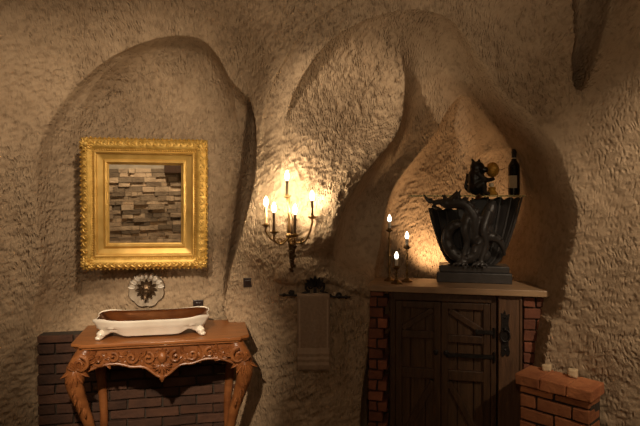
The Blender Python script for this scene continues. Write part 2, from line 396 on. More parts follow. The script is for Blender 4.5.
slab_struct('trim_2', (2.85, -.3, 1.65), (.14, 3.2, 3.3), M['tufa'])
# rear wall, seen in the mirror: stacked ledger stone under plaster, a dark post and lintel beside it
b = MB(); YB = -1.6
b.box((-.2, YB-.06, 1.65), (6.4, .1, 3.3), mi=0)
z = 0.0
while z < 1.36:
    h = random.choice([.05,.065,.08,.06]); x = -3.1-random.random()*.2
    while x < 2.8:
        w = random.uniform(.08, .27); dp = random.uniform(.03, .085)
        b.box((x+w/2, YB+dp/2-.012, z+h/2), (w-.006, dp, h-.006), mi=1, jit=.004); x += w
    z += h
structure(b.build('wall_back', [M['plaster'], M['ledger']], smooth=False))
for nm, c, d in (('trim_3', (-.50, YB+.1, .68), (.10, .16, 1.36)), ('trim_4', (-.30, YB+.1, 1.46), (.98, .20, .20))):
    b = MB(); b.box(c, d); structure(b.build(nm, M['dark_wood'], bevel=.008, smooth=False))

# ------------------------------------------------------------------ bricks
def bricks(b, x0, x1, z0, z1, y0, depth, bl, bh, mort=.01, jit=.003, mi=0, mm=1, tooth=0, jy=.006):
    """courses of single bricks on a mortar core, front face at y0"""
    b.box(((x0+x1)/2, y0+depth/2+.008, (z0+z1)/2), (x1-x0-.016, depth-.016, z1-z0-.004), mi=mm)
    z = z0; r = 0
    while z < z1-.01:
        h = min(bh, z1-z); x = x0-(bl/2 if r % 2 else 0); e1 = x1+(tooth if r % 2 else 0)
        while x < e1-.012:
            a, c = max(x, x0)+mort/2, min(x+bl, e1)-mort/2
            if c-a > .015:
                o = random.uniform(0, jy)
                b.box(((a+c)/2, y0+depth/2-o, z+h/2), (c-a, depth, h-mort), mi=mi, jit=jit)
            x += bl
        z += bh; r += 1

# ------------------------------------------------------------------ carved console table and its masonry
TA = math.radians(11.4); TP = (-.889, 3.12, 0)
t_table = thing('console_table', 'carved reddish walnut console table with curved legs carrying the washbasin', 'table', TP, TA)
TW, TD, TT = .48, .47, .83
b = MB()
def top_outline(hw, y0, y1, c):
    return [(-hw+c,y0),(hw-c,y0),(hw-c,y0+c*.5),(hw,y0+c),(hw,y1),(-hw,y1),(-hw,y0+c),(-hw+c,y0+c*.5)]
b.prism(top_outline(.49, -.015, TD, .05), TT-.020, TT, plane='xy')
b.prism(top_outline(.478, -.004, TD-.004, .05), TT-.034, TT-.020, plane='xy')
b.build('tabletop', M['woodtop'], t_table, bevel=.005)
b = MB()
def zb(x):
    ax = abs(x); return .705-.088*math.exp(-(ax/.085)**2)-.02*math.exp(-((ax-.16)/.05)**2)-.06*max(0, (ax-.27)/.17)**2
N = 60; xs_ = [-.44+.88*i/N for i in range(N+1)]
b.prism([(-.44, TT-.034)]+[(x, zb(x)) for x in xs_]+[(.44, TT-.034)], .015, .04)
b.prism([(-.44, TT-.034),(-.44,.70),(.44,.70),(.44, TT-.034)], TD-.05, TD-.03)
for s in (-1, 1): b.box((s*.435, .22, .75), (.022, .38, .09))
b.build('apron', M['wood'], t_table, bevel=.003)
b = MB(); yf = .012                                                     # relief carving over the apron front
b.tube([(x, yf-.006, zb(x)+.008) for x in xs_], .0075, 8)
for s in (-1, 1):
    for cx, cz, r0, a0, tn in ((.075,.735,.034,PI*.5,1.15),(.165,.742,.032,PI*1.0,1.2),(.262,.748,.03,PI*.4,1.1),(.345,.735,.034,PI*.9,1.15)):
        p = spiral((cx, yf-.008, cz), r0, .006, a0, tn, 24); p = [Vector((s*q.x, q.y-.010*i/24, q.z)) for i, q in enumerate(p)]
        b.tube(p, rad([.010,.009,.006,.009], 24), 7)
    for cx in (.03,.06,.11,.125,.15,.20,.215,.24,.29,.305,.34,.38,.39):
        for k in range(3):
            a = random.uniform(.2, 2.9); b.leaf((s*cx, yf, .735+random.uniform(-.02,.025)), (s*math.cos(a), 0, math.sin(a)*random.choice((-1,1))), random.uniform(.03,.055), .011, .008)
    for k in range(7):
        u = .04+.055*k; b.leaf((s*u, yf, zb(u)+.012), (s*.6, 0, .75), .042, .010, .008)
b.ell((0, yf-.012, .735), (.026,.02,.034)); 
for k in range(9):
    a = PI*(1.0+k/8); b.leaf((0, yf-.006, .70), (math.cos(a), 0, math.sin(a)*.9), .055 if k != 4 else .085, .012, .010, curl=.4)
for k in range(7):
    a = PI*k/6; b.leaf((0, yf-.004, .745), (math.cos(a), 0, math.sin(a)), .042, .010, .009, curl=.3)
b.tube(spline([(0,yf-.01,.635),(0,yf-.016,.618),(0,yf-.014,.598)], 4), rad([.012,.014,.004], 9), 8)
b.build('carving', M['wood'], t_table)
def leg(s, front):
    b = MB()
    if front:
        pts = [(.405,.055,.795),(.425,.035,.75),(.452,.01,.69),(.462,.0,.63),(.452,.008,.565),(.425,.03,.47),(.398,.05,.37),(.378,.065,.25),(.372,.068,.15),(.385,.05,.075),(.415,.02,.03),(.432,.0,.018)]
        rr = [.045,.052,.056,.050,.042,.034,.029,.026,.025,.027,.030,.018]
    else:
        pts = [(.40,TD-.07,.79),(.405,TD-.07,.70),(.40,TD-.08,.60),(.385,TD-.09,.45),(.375,TD-.095,.30),(.38,TD-.09,.15),(.395,TD-.09,.03),(.40,TD-.09,.018)]
        rr = [.036,.036,.032,.027,.024,.024,.028,.02]
    P = spline([(s*x, y, z) for x, y, z in pts], 5); b.tube(P, rad(rr, len(P)), 12)
    o = b.build('leg', M['wood'], t_table)
    if front:
        c = MB()
        for k in range(6):
            a = -1.2+2.4*k/5; c.leaf((s*.455, -.045+.02*abs(a), .70), (s*math.sin(a)*.7, -.05, -math.cos(a)), .085, .014, .012, nrm=(s*.3*a,-1,.1), curl=.12)
        for k in range(5):
            a = -1.0+2.0*k/4; c.leaf((s*.445, -.04, .70), (s*math.sin(a), -.2, math.cos(a)), .055, .012, .012, curl=.2)
        p = spiral((s*.425, -.045, .735), .045, .008, PI*.5 if s > 0 else PI*.5, s*1.3, 26); c.tube(p, rad([.012,.011,.007,.010], 26), 7)
        for k in range(10):
            t = k/9; c.leaf((s*(.40-.09*t), -.012+.03*t, .72+random.uniform(-.01,.04)), (-s*.7, 0, random.uniform(-.4,.6)), .05, .012, .010)
        for k in range(8):
            t = k/7; c.leaf((s*(.462-.05*t*t), -.045+.03*t, .66-.05*k*.5), (s*(.2-.4*(k % 2)), 0, -1), .055, .010, .007, nrm=(s*.3*(k % 2),-1,0), curl=.08)
        c.build('knee_carving', M['wood'], o)
    return o
for s in (-1, 1): leg(s, True); leg(s, False)
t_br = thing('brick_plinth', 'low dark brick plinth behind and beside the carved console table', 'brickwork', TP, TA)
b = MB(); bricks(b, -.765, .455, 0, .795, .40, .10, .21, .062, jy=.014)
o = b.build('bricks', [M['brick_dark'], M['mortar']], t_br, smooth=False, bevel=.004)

# ------------------------------------------------------------------ washbasin
def T2W(x, y, z=0):
    c, s = math.cos(TA), math.sin(TA); return Vector((TP[0]+x*c-y*s, TP[1]+x*s+y*c, z))
bp = T2W(-.065, .205, TT)
t_sink = thing('washbasin', 'cream marble washbasin with scalloped sides and a copper bowl on the console table', 'sink', bp, TA)
def sink_loop(hx, hy, z, corner=0, n=96, flare=.0, lift=0):
    out = []
    for i in range(n):
        a = 2*PI*i/n; ca, sa = math.cos(a), math.sin(a)
        e = 2/3.4; x = abs(ca)**e*math.copysign(1, ca); y = abs(sa)**e*math.copysign(1, sa)
        cr = math.exp(-((abs(x)-1)**2+(abs(y)-1)**2)/.05)                # how near to a corner
        wv = 1-.035*math.cos(4*a)-.02*math.cos(8*a)
        out.append(Vector((hx*x*wv*(1+flare*cr), hy*y*wv*(1+flare*cr), z+corner*math.exp(-((abs(x)-1)**2+(abs(y)-1)**2)/.10)+lift*math.exp(-((abs(x)-.70)/.13)**2))))
    return out
def loft(b, loops, cap0=False, cap1=False, mi=0):
    n = len(loops[0]); fs = []
    for i in range(len(loops)-1):
        for k in range(n): fs.append((i*n+k, i*n+(k+1) % n, (i+1)*n+(k+1) % n, (i+1)*n+k))
    if cap0: fs.append(tuple(range(n))[::-1])
    if cap1: fs.append(tuple((len(loops)-1)*n+k for k in range(n)))
    b.add([p for l in loops for p in l], fs, mi)
b = MB()
loft(b, [sink_loop(.270,0.1185,.024,lift=.022), sink_loop(.290,0.1311,.014,lift=.026), sink_loop(.300,0.1359,.020,lift=.026), sink_loop(.304,0.1390,.054,lift=.006), sink_loop(.316,0.1469,.060,.004),
         sink_loop(.320,0.1501,.078,.006), sink_loop(.330,0.1564,.090,.012,flare=.03), sink_loop(.336,0.1596,.100,.026,flare=.05), sink_loop(.334,0.1580,.106,.028,flare=.05), sink_loop(.328,0.1533,.106,.020,flare=.04), sink_loop(.320,0.1477,.098), sink_loop(.285,0.1264,.05)], cap0=True)
b.build('basin_body', M['cream'], t_sink, sharp=60)
b = MB()
loft(b, [sink_loop(.329,0.1541,.1055,.018,flare=.03), sink_loop(.318,0.1477,.1075,.012,flare=.02), sink_loop(.298,0.1359,.092), sink_loop(.27,0.1185,.075), sink_loop(.22,0.0932,.048), sink_loop(.14,0.0592,.035), sink_loop(.03,0.0158,.031)], cap1=True)
b.build('copper_bowl', M['copper'], t_sink, sharp=0)
b = MB(); b.lathe([(.0,.034),(.026,.034),(.028,.038),(.02,.040),(.0,.037)], seg=20); b.build('drain', M['bronze'], t_sink)
for sx in (-1, 1):
    for sy in (-1, 1):
        b = MB(); P = spline([(sx*.262, sy*.117, .04),(sx*.278, sy*.127, .028),(sx*.272, sy*.126, .022),(sx*.285, sy*.132, .020)], 4)
        b.tube(P, rad([.022,.024,.015,.019], len(P)), 12); b.ell((sx*.287, sy*.132, .0135), (.019,.019,.0125))
        b.build('foot', M['cream'], t_sink)

# ------------------------------------------------------------------ gilt mirror
mw, mh = .765, .82
mc = W(145.5, 204, 3.50); MY, MT = math.radians(9), math.radians(3.6)
t_mir = thing('mirror', 'rectangular mirror in a heavy carved gold frame above the washbasin', 'mirror', mc, 0)
t_mir.rotation_euler = (MT, math.radians(.4), MY)        # leans forward at the top, turned with its wall
def frame_ring(b, prof, nseg=40, wob_=0):
    loops = []
    for w_, h_ in prof:
        cs = [(-mw/2+w_, -mh/2+w_), (mw/2-w_, -mh/2+w_), (mw/2-w_, mh/2-w_), (-mw/2+w_, mh/2-w_)]; lp = []
        for i in range(4):
            a, c = cs[i], cs[(i+1) % 4]
            for k in range(nseg):
                t = k/nseg; lp.append(Vector((a[0]+(c[0]-a[0])*t, -h_, a[1]+(c[1]-a[1])*t)))
        loops.append(lp)
    loft(b, loops+[loops[0]])
b = MB(); frame_ring(b, [(0,-.03),(.0,.012),(.008,.030),(.028,.047),(.050,.052),(.068,.040),(.076,.024),(.080,.022),(.080,-.03)])
b.build('outer_moulding', M['gold'], t_mir, sharp=50)
b = MB(); frame_ring(b, [(.078,-.03),(.078,.034),(.086,.040),(.094,.034),(.098,.020),(.112,.016),(.130,.012),(.138,.020),(.146,.024),(.152,.018),(.157,.004),(.162,.002),(.164,-.004),(.164,-.03)])
b.build('inner_moulding', M['gold2'], t_mir, sharp=35)
b = MB()                                                               # acanthus and shell lumps round the outer band
def along(w_):
    hw, hh = mw/2-w_, mh/2-w_
    for ax, az, dx, dz, L_ in ((-hw,-hh,1,0,2*hw),(hw,-hh,0,1,2*hh),(hw,hh,-1,0,2*hw),(-hw,hh,0,-1,2*hh)): yield ax, az, dx, dz, L_
for ax, az, dx, dz, L_ in along(.036):
    n = 17; nx, nz = -dz, dx
    for k in range(n):
        t = (k+.5)/n*L_; x, z_ = ax+dx*t, az+dz*t; fl = 1 if k < n/2 else -1
        b.leaf((x-nx*.012, -.046, z_-nz*.012), (dx*fl*.8+nx*.6, 0, dz*fl*.8+nz*.6), .046, .015, .011, curl=.06)
        b.leaf((x+nx*.006, -.046, z_+nz*.006), (dx*fl*.8-nx*.7, 0, dz*fl*.8-nz*.7), .040, .015, .011, curl=.05)
        b.ell((x+dx*.02, -.050, z_+dz*.02), (.008,.009,.008), seg=8, rings=6)
    m = 26
    for k in range(m+1):
        t = k/m*L_; x, z_ = ax+dx*t-nx*.034, az+dz*t-nz*.034
        b.ell((x, -.018, z_), (.009 if k % 2 else .007,.018,.009 if k % 2 else .007), seg=8, rings=6)
    for k in range(44):
        t = (k+.5)/44*L_*.9+.05*L_; b.ell((ax+dx*t+nx*.036, -.030, az+dz*t+nz*.036), (.007,.009,.007), seg=7, rings=5)
for sx in (-1, 1):
    for sz in (-1, 1):
        cx, cz = sx*(mw/2-.04), sz*(mh/2-.04)
        for k in range(9):
            a = 2*PI*k/9; b.leaf((cx, -.048, cz), (math.cos(a), 0, math.sin(a)), .043, .015, .012, curl=.05)
        b.ell((cx, -.058, cz), (.017,.014,.017))
b.build('frame_carving', M['gold'], t_mir)
b = MB(); b.box((0, .008, 0), (mw-.325, .008, mh-.325)); b.build('mirror_glass', M['mirror'], t_mir, smooth=False)
b = MB(); b.box((0, .026, 0), (mw-.04, .02, mh-.04)); b.build('backing_board', M['dark_wood'], t_mir, smooth=False)

# ------------------------------------------------------------------ carved stone spout above the basin
hp = hit(148, 288)
t_sp = thing('wall_spout', 'pale scalloped stone rosette with a dark spout on the wall above the washbasin', 'water spout', (hp.x, hp.y-.012, hp.z), TA)
b = MB(); n = 60; lo = []
for rr_, h_ in ((.100,-.03),(.112,.012),(.106,.030),(.090,.026),(.072,.014),(.03,.010)):
    lo.append([Vector((rr_*(1+.055*abs(math.sin(4*a)) if rr_ > .06 else rr_)*math.cos(a) if rr_ <= .06 else rr_*(1+.09*abs(math.sin(4.0*a)))*math.cos(a), -h_, rr_*(1+.09*(abs(math.sin(4.0*a)) if rr_ > .06 else 0))*math.sin(a))) for a in [2*PI*i/n for i in range(n)]])
loft(b, lo, cap0=True, cap1=True); b.build('rosette', M['rosette'], t_sp, sharp=70)
b = MB()
for k in range(9):
    a = PI*(.06+.88*k/8); b.leaf((math.cos(a)*.075, -.026, math.sin(a)*.075), (math.cos(a), -.12, math.sin(a)), .045, .016, .012, curl=.35)
b.build('stone_hood', M['cream'], t_sp)
b = MB(); b.ell((0,-.028,.0), (.050,.032,.054)); b.ell((0,-.058,-.012), (.028,.026,.024)); b.ell((-.020,-.052,.022), (.011,.012,.010)); b.ell((.020,-.052,.022), (.011,.012,.010))
for k in range(12):
    a = 2*PI*k/12; b.leaf((math.cos(a)*.035, -.026, math.sin(a)*.035), (math.cos(a), -.1, math.sin(a)), .036, .011, .010)
b.tube(spline([(0,-.070,-.014),(0,-.098,-.022),(0,-.112,-.050)], 5), rad([.012,.012,.014], 11), 12)
b.build('spout', M['bronze'], t_sp)

# ------------------------------------------------------------------ wall switches
def switch(px, py, w, label, rz):
    p = hit(px, py); t = thing('wall_switch', label, 'switch', (p.x, p.y-.002, p.z), rz, 'dark switches on the rock wall')
    b = MB(); b.box((0,-.004,0), (w,.014,w)); b.build('plate', M['plate'], t, bevel=.003, smooth=False)
    b = MB(); b.box((0,-.012,0), (w*.55,.008,w*.55), rot=(.08,0,0)); b.build('rocker', M['plate'], t, bevel=.002, smooth=False)
switch(246, 284, .058, 'small square dark brown switch on the wall under the candle sconce', .0)
switch(201, 305, .068, 'square dark brown switch just above the back corner of the console table', TA)

# ------------------------------------------------------------------ candle sconce
hb = hit(292, 232)
t_sc = thing('wall_sconce', 'brass wall sconce with five lit electric candles', 'wall lamp', (hb.x, hb.y, hb.z), 0)
scd = hb.y-.10
def sloc(px, py, dy): p = W(px, py, hb.y+dy); return p-hb
b = MB()
P = spline([sloc(293,274,-.015), sloc(292,262,-.03), sloc(292,245,-.035), sloc(291,230,-.04), sloc(290,214,-.03)], 6)
b.tube(P, rad([.004,.014,.022,.026,.012], len(P)), 12, flat=.7)
for k in range(12):
    t = k/11; p = sloc(293, 272-54*t, -.035-.01*math.sin(PI*t))
    b.leaf(p, ((1 if k % 2 else -1)*.7, -.2, .8-1.2*t), random.uniform(.024,.036), .011, .008, curl=.2)
b.build('backplate', M['bronze'], t_sc)
b = MB(); hub = sloc(289, 236, -.075)
b.tube(spline([sloc(291,238,-.03), hub+Vector((0,.02,-.006)), hub], 5), .010, 10)
b.lathe([(.0,-.045),(.007,-.04),(.012,-.028),(.008,-.018),(.018,-.004),(.020,.006),(.010,.018),(.013,.035),(.007,.06),(.006,.13),(.0075,.20),(.0065,.235),(.0,.24)], c=hub, seg=14)
b.build('stem', M['brass'], t_sc)
arms = [(287,180,197,-.07,0), (266,206,226,-.08,1), (274,212,233,-.125,0), (295,214,236,-.13,0), (312,200,218,-.12,0)]
for i, (px, pt, pb, dy, lit) in enumerate(arms):
    base = sloc(px, pb, dy); top = sloc(px, pt, dy); h = top.z-base.z
    b = MB()
    if i == 0: P = spline([hub+Vector((0,0,.20)), base+Vector((0,0,-.012))], 3); b.tube(P, .006, 8)
    else:
        dv = base-hub; side = Vector((dv.x, dv.y, 0))
        P = spline([hub, hub+side*.35+Vector((0,0,-.040)), hub+side*.75+Vector((0,0,-.042 if i in (2,3) else -.02)), Vector((base.x, base.y, base.z-.035)), base+Vector((0,0,-.006))], 7)
        b.tube(P, rad([.0055,.007,.0055,.006,.005], len(P)), 8)
        sg = 1 if dv.x > 0 else -1
        b.tube([hub+side*.55+Vector((0, 0, -.042))+Vector((sg*(q.x), 0, q.z)) for q in spiral((0,0,.018), .018, .004, -PI/2, 1.1, 16)], .0035, 6)
    arm = b.build('arm', M['brass'], t_sc)
    b = MB(); b.lathe([(.0,-.010),(.010,-.008),(.020,.0),(.027,.004),(.029,.010),(.024,.006),(.012,.006),(.011,.018),(.0,.018)], c=base, seg=16)
    b.build('drip_pan', M['brass'], arm)
    b = MB(); b.lathe([(.0,.008),(.0085,.008),(.0085,h*.5),(.0085,h-.002),(.006,h),(.0,h)], c=base, seg=12)
    b.build('candle_sleeve', M['ivory'] if lit else M['bronze'], arm)
    b = MB(); b.lathe([(.0,0),(.006,.001),(.0105,.012),(.012,.022),(.010,.034),(.0055,.046),(.0015,.056),(.0,.058)], c=top, seg=12)
    b.build('flame_bulb', M['bulb'], arm)

# ------------------------------------------------------------------ towel rail and towel
tw0, tw1 = hit(284, 295), hit(346, 297); ty = min(tw0.y, tw1.y)-.05
p0, p1 = W(284, 295, ty), W(346, 297, ty)
tm = (p0+p1)/2
t_rail = thing('towel_rail', 'dark iron towel rail with scrolled crest on the wall below the sconce', 'towel rail', tm, 0)
b = MB(); b.tube([p0-tm, p1-tm], .006, 10); b.build('bar', M['iron'], t_rail)
for p, s in ((p0, -1), (p1, 1)):
    b = MB(); q = p-tm; b.ell(q, (.013,.011,.011)); b.ell(q+Vector((s*.018,0,0)), (.012,.006,.006)); b.build('finial', M['iron'], t_rail)
for s in (-1, 1):
    q = Vector((s*.145, 0, (p1-tm).z*s*.8)); wy = hit(315+s*25, 296).y-tm.y
    b = MB(); b.tube([q, q+Vector((0, wy+.004, 0))], .006, 8); b.lathe([(.0,0),(.02,0),(.018,.006),(.0,.008)], c=q+Vector((0, wy-.002, 0)), seg=14, axis='y'); b.build('bracket', M['iron'], t_rail)
b = MB(); cz = .070
for s in (-1, 1):
    b.tube([Vector((s*q.x, q.y, q.z)) for q in spiral((.030, .012, .055), .030, .006, -PI/2, 1.25, 24)], rad([.008,.007,.005], 24), 7)
    b.tube(spline([(s*.10, .004, .004),(s*.07,.008,.018),(s*.05,.010,.02),(s*.03,.012,.024)], 5), rad([.004,.007,.006], 16), 7)
    for k in range(3): b.leaf((s*.012, .012, .06), (s*(.3+.4*k), -.05, 1-.35*k), .055, .012, .007, curl=.2)
b.leaf((0,.012,.05), (0,-.05,1), .075, .014, .010, curl=.2); b.box((0,.012,.02), (.02,.008,.05))
b.build('crest', M['iron'], t_rail, loc=None)
b = MB(); nu, nv = 22, 40; Lf, Lb, half = .445, .36, .098; vs = []
cx = W(313.5, 293, ty)-Vector((0,0,0))
prof = [(.0135, -Lb*(1-i/12)) for i in range(12)]+[(.0135*math.cos(a), .0135*math.sin(a)) for a in [PI*i/8 for i in range(9)]]+[(-.0135-.004*i/26, -Lf*(i/26)) for i in range(1, 27)]
for j, (yy, zz) in enumerate(prof):
    for i in range(nu+1):
        u = -1+2*i/nu; f = (.004*math.sin(u*5+.6)+.002*math.sin(u*11))*min(1, abs(zz)*4)
        vs.append((u*half*(1-.03*abs(zz)/Lf), yy-(f if yy < .0 else -f*.3), zz+.002*math.sin(u*4)))
fs = []; mi_ = []
for j in range(len(prof)-1):
    zz = prof[j][1]; band = j > 22 and (-.330 < zz < -.305 or -.375 < zz < -.345 or -.40 < zz < -.385)
    for i in range(nu):
        edge = j > 20 and (i in (1, nu-2)) and zz > -.30
        fs.append((j*(nu+1)+i, j*(nu+1)+i+1, (j+1)*(nu+1)+i+1, (j+1)*(nu+1)+i)); mi_.append(1 if (band or edge) else 0)
b.add(vs, fs); b.m = mi_
tb = b.build('hand_towel', [M['towel'], M['towel2']], sharp=0); tb.location = (cx.x, ty, tm.z); md = tb.modifiers.new('thick', 'SOLIDIFY'); md.thickness = .006; md.offset = 0
tag(tb, 'taupe hand towel with woven bands hanging over the iron rail', 'towel')

# ------------------------------------------------------------------ cabinet under the niche
CA = math.radians(-11.75); CP = (.275, 3.39, 0); ST = 1.10
def C2W(x, y, z=0):
    c, s = math.cos(CA), math.sin(CA); return Vector((CP[0]+x*c-y*s, CP[1]+x*s+y*c, z))
sh = MB()
sh.prism([(-.03,.0),(1.095,.0),(1.095,.34),(.0,.34),(-.03,.10)], ST-.038, ST, plane='xy')
o = sh.build('stone_shelf', M['slab'], smooth=False, bevel=.004); o.location = CP; o.rotation_euler = (0,0,CA)
tag(o, 'long tan stone shelf across the niche above the dark wooden doors', 'shelf')
t = thing('brick_pillar', 'narrow reddish brick pillar with toothed edge, beside the towel', 'brickwork', CP, CA, 'brick pillars under the stone shelf')
b = MB(); bricks(b, .015, .112, 0, ST-.042, .03, .16, .115, .064, tooth=.026, jit=.004, jy=.012); b.build('bricks', [M['brick_red'], M['mortar']], t, smooth=False, bevel=.004)
t = thing('brick_pillar', 'dark brick pier between the oak post and the cave wall under the shelf', 'brickwork', CP, CA, 'brick pillars under the stone shelf')
b = MB(); bricks(b, .925, 1.06, 0, ST-.042, .05, .16, .145, .066, jit=.003); b.build('bricks', [M['brick_red'], M['mortar']], t, smooth=False, bevel=.004)
t_cab = thing('cupboard', 'dark oak double-door cupboard with diagonal braces under the stone shelf', 'cupboard', CP, CA)
cx0, cx1, cyf = .148, .775, .075
b = MB(); b.box(((cx0+cx1)/2, .19, .53), (cx1-cx0-.01, .16, 1.0)); b.build('carcass', M['dark_wood'], t_cab, smooth=False)
b = MB(); b.box(((cx0+cx1)/2, cyf, ST-.068), (cx1-cx0, .05, .05)); b.box((cx0+.016, cyf, .52), (.032, .05, 1.02)); b.box((cx1-.016, cyf, .52), (.032, .05, 1.02))
b.build('door_frame', M['dark_wood'], t_cab, smooth=False, bevel=.004)
xm = .455
for s, x0, x1 in ((-1, cx0+.034, xm-.002), (1, xm+.002, cx1-.034)):
    z0, z1 = .03, ST-.098; yd = cyf-.004
    b = MB(); nb = 3; w = (x1-x0)/nb
    for k in range(nb): b.box((x0+w*(k+.5), yd+.012, (z0+z1)/2), (w-.004, .018, z1-z0))
    d = b.build('door', M['panel_wood'], t_cab, smooth=False, bevel=.003)
    sw = .040; b = MB()
    for x in (x0+sw/2, x1-sw/2): b.box((x, yd-.006, (z0+z1)/2), (sw, .03, z1-z0))
    for z_, h in ((z1-.02,.04),(.800 if s < 0 else .785,.046),(.565,.062),(.11,.07)): b.box(((x0+x1)/2, yd-.008, z_), (x1-x0-.078, .026, h))
    b.build('door_rail', M['dark_wood'], d, smooth=False, bevel=.004)
    for (za, zc) in ((.83, z1-.045), (.155, .525)):
        xa, xb = (x0+sw, x1-sw); lo_, hi_ = (xa, xb) if s < 0 else (xb, xa)
        dx, dz = hi_-lo_, zc-za; L_ = math.hypot(dx, dz)
        b = MB(); b.box(((xa+xb)/2, yd-.004, (za+zc)/2), (L_-.012, .022, .036), rot=(0, -math.atan2(dz, dx), 0))
        b.build('diagonal_brace', M['dark_wood'], d, smooth=False, bevel=.004)
    b = MB(); b.lathe([(.0,0),(.016,0),(.015,.006),(.006,.012),(.012,.024),(.010,.032),(.0,.035)], c=(xm+s*.03, yd-.02, .70), seg=14, axis='y'); b.build('knob', M['iron'], d)
for z_, L_ in ((.835, .10), (.690, .27)):
    b = MB(); xe = cx1-.012; b.box((xe-L_/2, cyf-.031, z_), (L_, .008, .022)); b.tube([(xe, cyf-.032, z_-.028), (xe, cyf-.032, z_+.028)], .008, 8)
    b.ell((xe-L_, cyf-.031, z_), (.010,.005,.018)); b.build('strap_hinge', M['iron'], t_cab, smooth=False)
t_post = thing('wooden_post', 'dark oak post with a black iron latch plate beside the cupboard doors', 'post', CP, CA)
b = MB(); b.box((.852, .12, (ST-.04)/2), (.138, .16, ST-.042)); b.build('post', M['post_wood'], t_post, smooth=False, bevel=.006)
for x in (.792, .912):
    b = MB(); b.box((x, .038, .55), (.012, .012, .98)); b.build('fillet', M['post_wood'], t_post, smooth=False, bevel=.003)
b = MB(); L0 = [(.800,.72),(.812,.70),(.826,.715),(.842,.705),(.850,.73),(.842,.78),(.850,.84),(.842,.90),(.848,.95),(.830,.945),(.822,.97),(.812,.95),(.798,.955),(.804,.90),(.796,.84),(.804,.78)]
b.prism([(p.x, p.y) for p in spline([(x, z, 0) for x, z in L0], 4, closed=True)], .032, .041); b.ell((.822,.031,.93), (.008,.006,.008)); b.ell((.822,.031,.74), (.008,.006,.008))
pl_ = b.build('latch_plate', M['iron'], t_post, sharp=30)
b = MB(); b.tube([Vector((.822+.026*math.cos(a), .022+.004*math.sin(a), .825+.034*math.sin(a))) for a in [2*PI*k/28 for k in range(28)]], .005, 8, closed=True); b.ell((.822,.026,.862), (.012,.012,.012)); b.build('ring_handle', M['iron'], pl_)

# ------------------------------------------------------------------ candlesticks
def candlestick(px, ptop, d, label, clabel, kind):
    base = W(px, HZ+F*(EYE-ST)/d, d); base.z = ST; H = EYE-(ptop-HZ)/F*d-ST
    t = thing('candlestick', label, 'candlestick', base, 0, 'brass candlesticks on the stone shelf')
    b = MB(); b.lathe([(.0,0),(.036,0),(.037,.006),(.030,.010),(.020,.014),(.012,.024),(.0,.026)], seg=20); b.build('base', M['brass'], t)
    hs = H-.092; b = MB()
    prof = [(.0,.02),(.008,.022),(.006,.035)]; nb = max(2, int(hs/.055))
    for k in range(nb):
        za, zc = .035+(hs-.05)*k/nb, .035+(hs-.05)*(k+1)/nb
        prof += [(.005, za+.004), (.0095, za+(zc-za)*.35), (.0060, za+(zc-za)*.55), (.0042, zc-.004)]
    prof += [(.006, hs-.012), (.010, hs-.006), (.0, hs-.005)]; b.lathe(prof, seg=14); b.build('stem', M['brass'], t)
    b = MB(); b.lathe([(.0,hs-.012),(.012,hs-.010),(.023,hs),(.025,hs+.005),(.020,hs+.002),(.012,hs),(.0125,hs+.014),(.0,hs+.014)], seg=18); b.build('drip_pan', M['brass'], t)
    c = thing('candle', clabel, 'candle', base+Vector((0,0,hs+.0145)), 0, 'white candles on the candlesticks')
    b = MB(); b.lathe([(.0,0),(.0105,0),(.0105,.036),(.009,.042),(.0,.040)], seg=14); b.build('wax', M['wax'], c)
    b = MB(); b.lathe([(.0,.040),(.007,.042),(.0120,.050),(.0125,.060),(.009,.074),(.003,.086),(.0,.088)], seg=12); b.build('flame', M['flame'], c)
candlestick(389.5, 216, 3.56, 'tallest of the three brass candlesticks on the stone shelf', 'lit white candle on the tallest brass candlestick', 0)
candlestick(407, 233, 3.52, 'middle-height brass candlestick nearest the black sculpture', 'lit white candle on the middle-height candlestick nearest the sculpture', 1)
candlestick(396.5, 253, 3.45, 'shortest of the three brass candlesticks, in front of the others', 'lit white candle on the shortest brass candlestick', 2)

# ------------------------------------------------------------------ black dragon sculpture
sp = W(473, HZ+F*(EYE-ST)/3.545, 3.545); sp.z = ST; PXM = 3.50/F
t_dr = thing('dragon_sculpture', 'black winged dragon sculpture on a stepped plinth holding up a glass shelf', 'sculpture', sp, CA)
def q(px, py, y): return Vector(((px-473)*PXM, y, EYE-(py-HZ)*PXM-ST))
b = MB(); b.box((0,0,.032), (.455,.20,.064)); b.box((0,0,.085), (.425,.175,.042)); b.build('plinth', M['slate'], t_dr, smooth=False, bevel=.006)
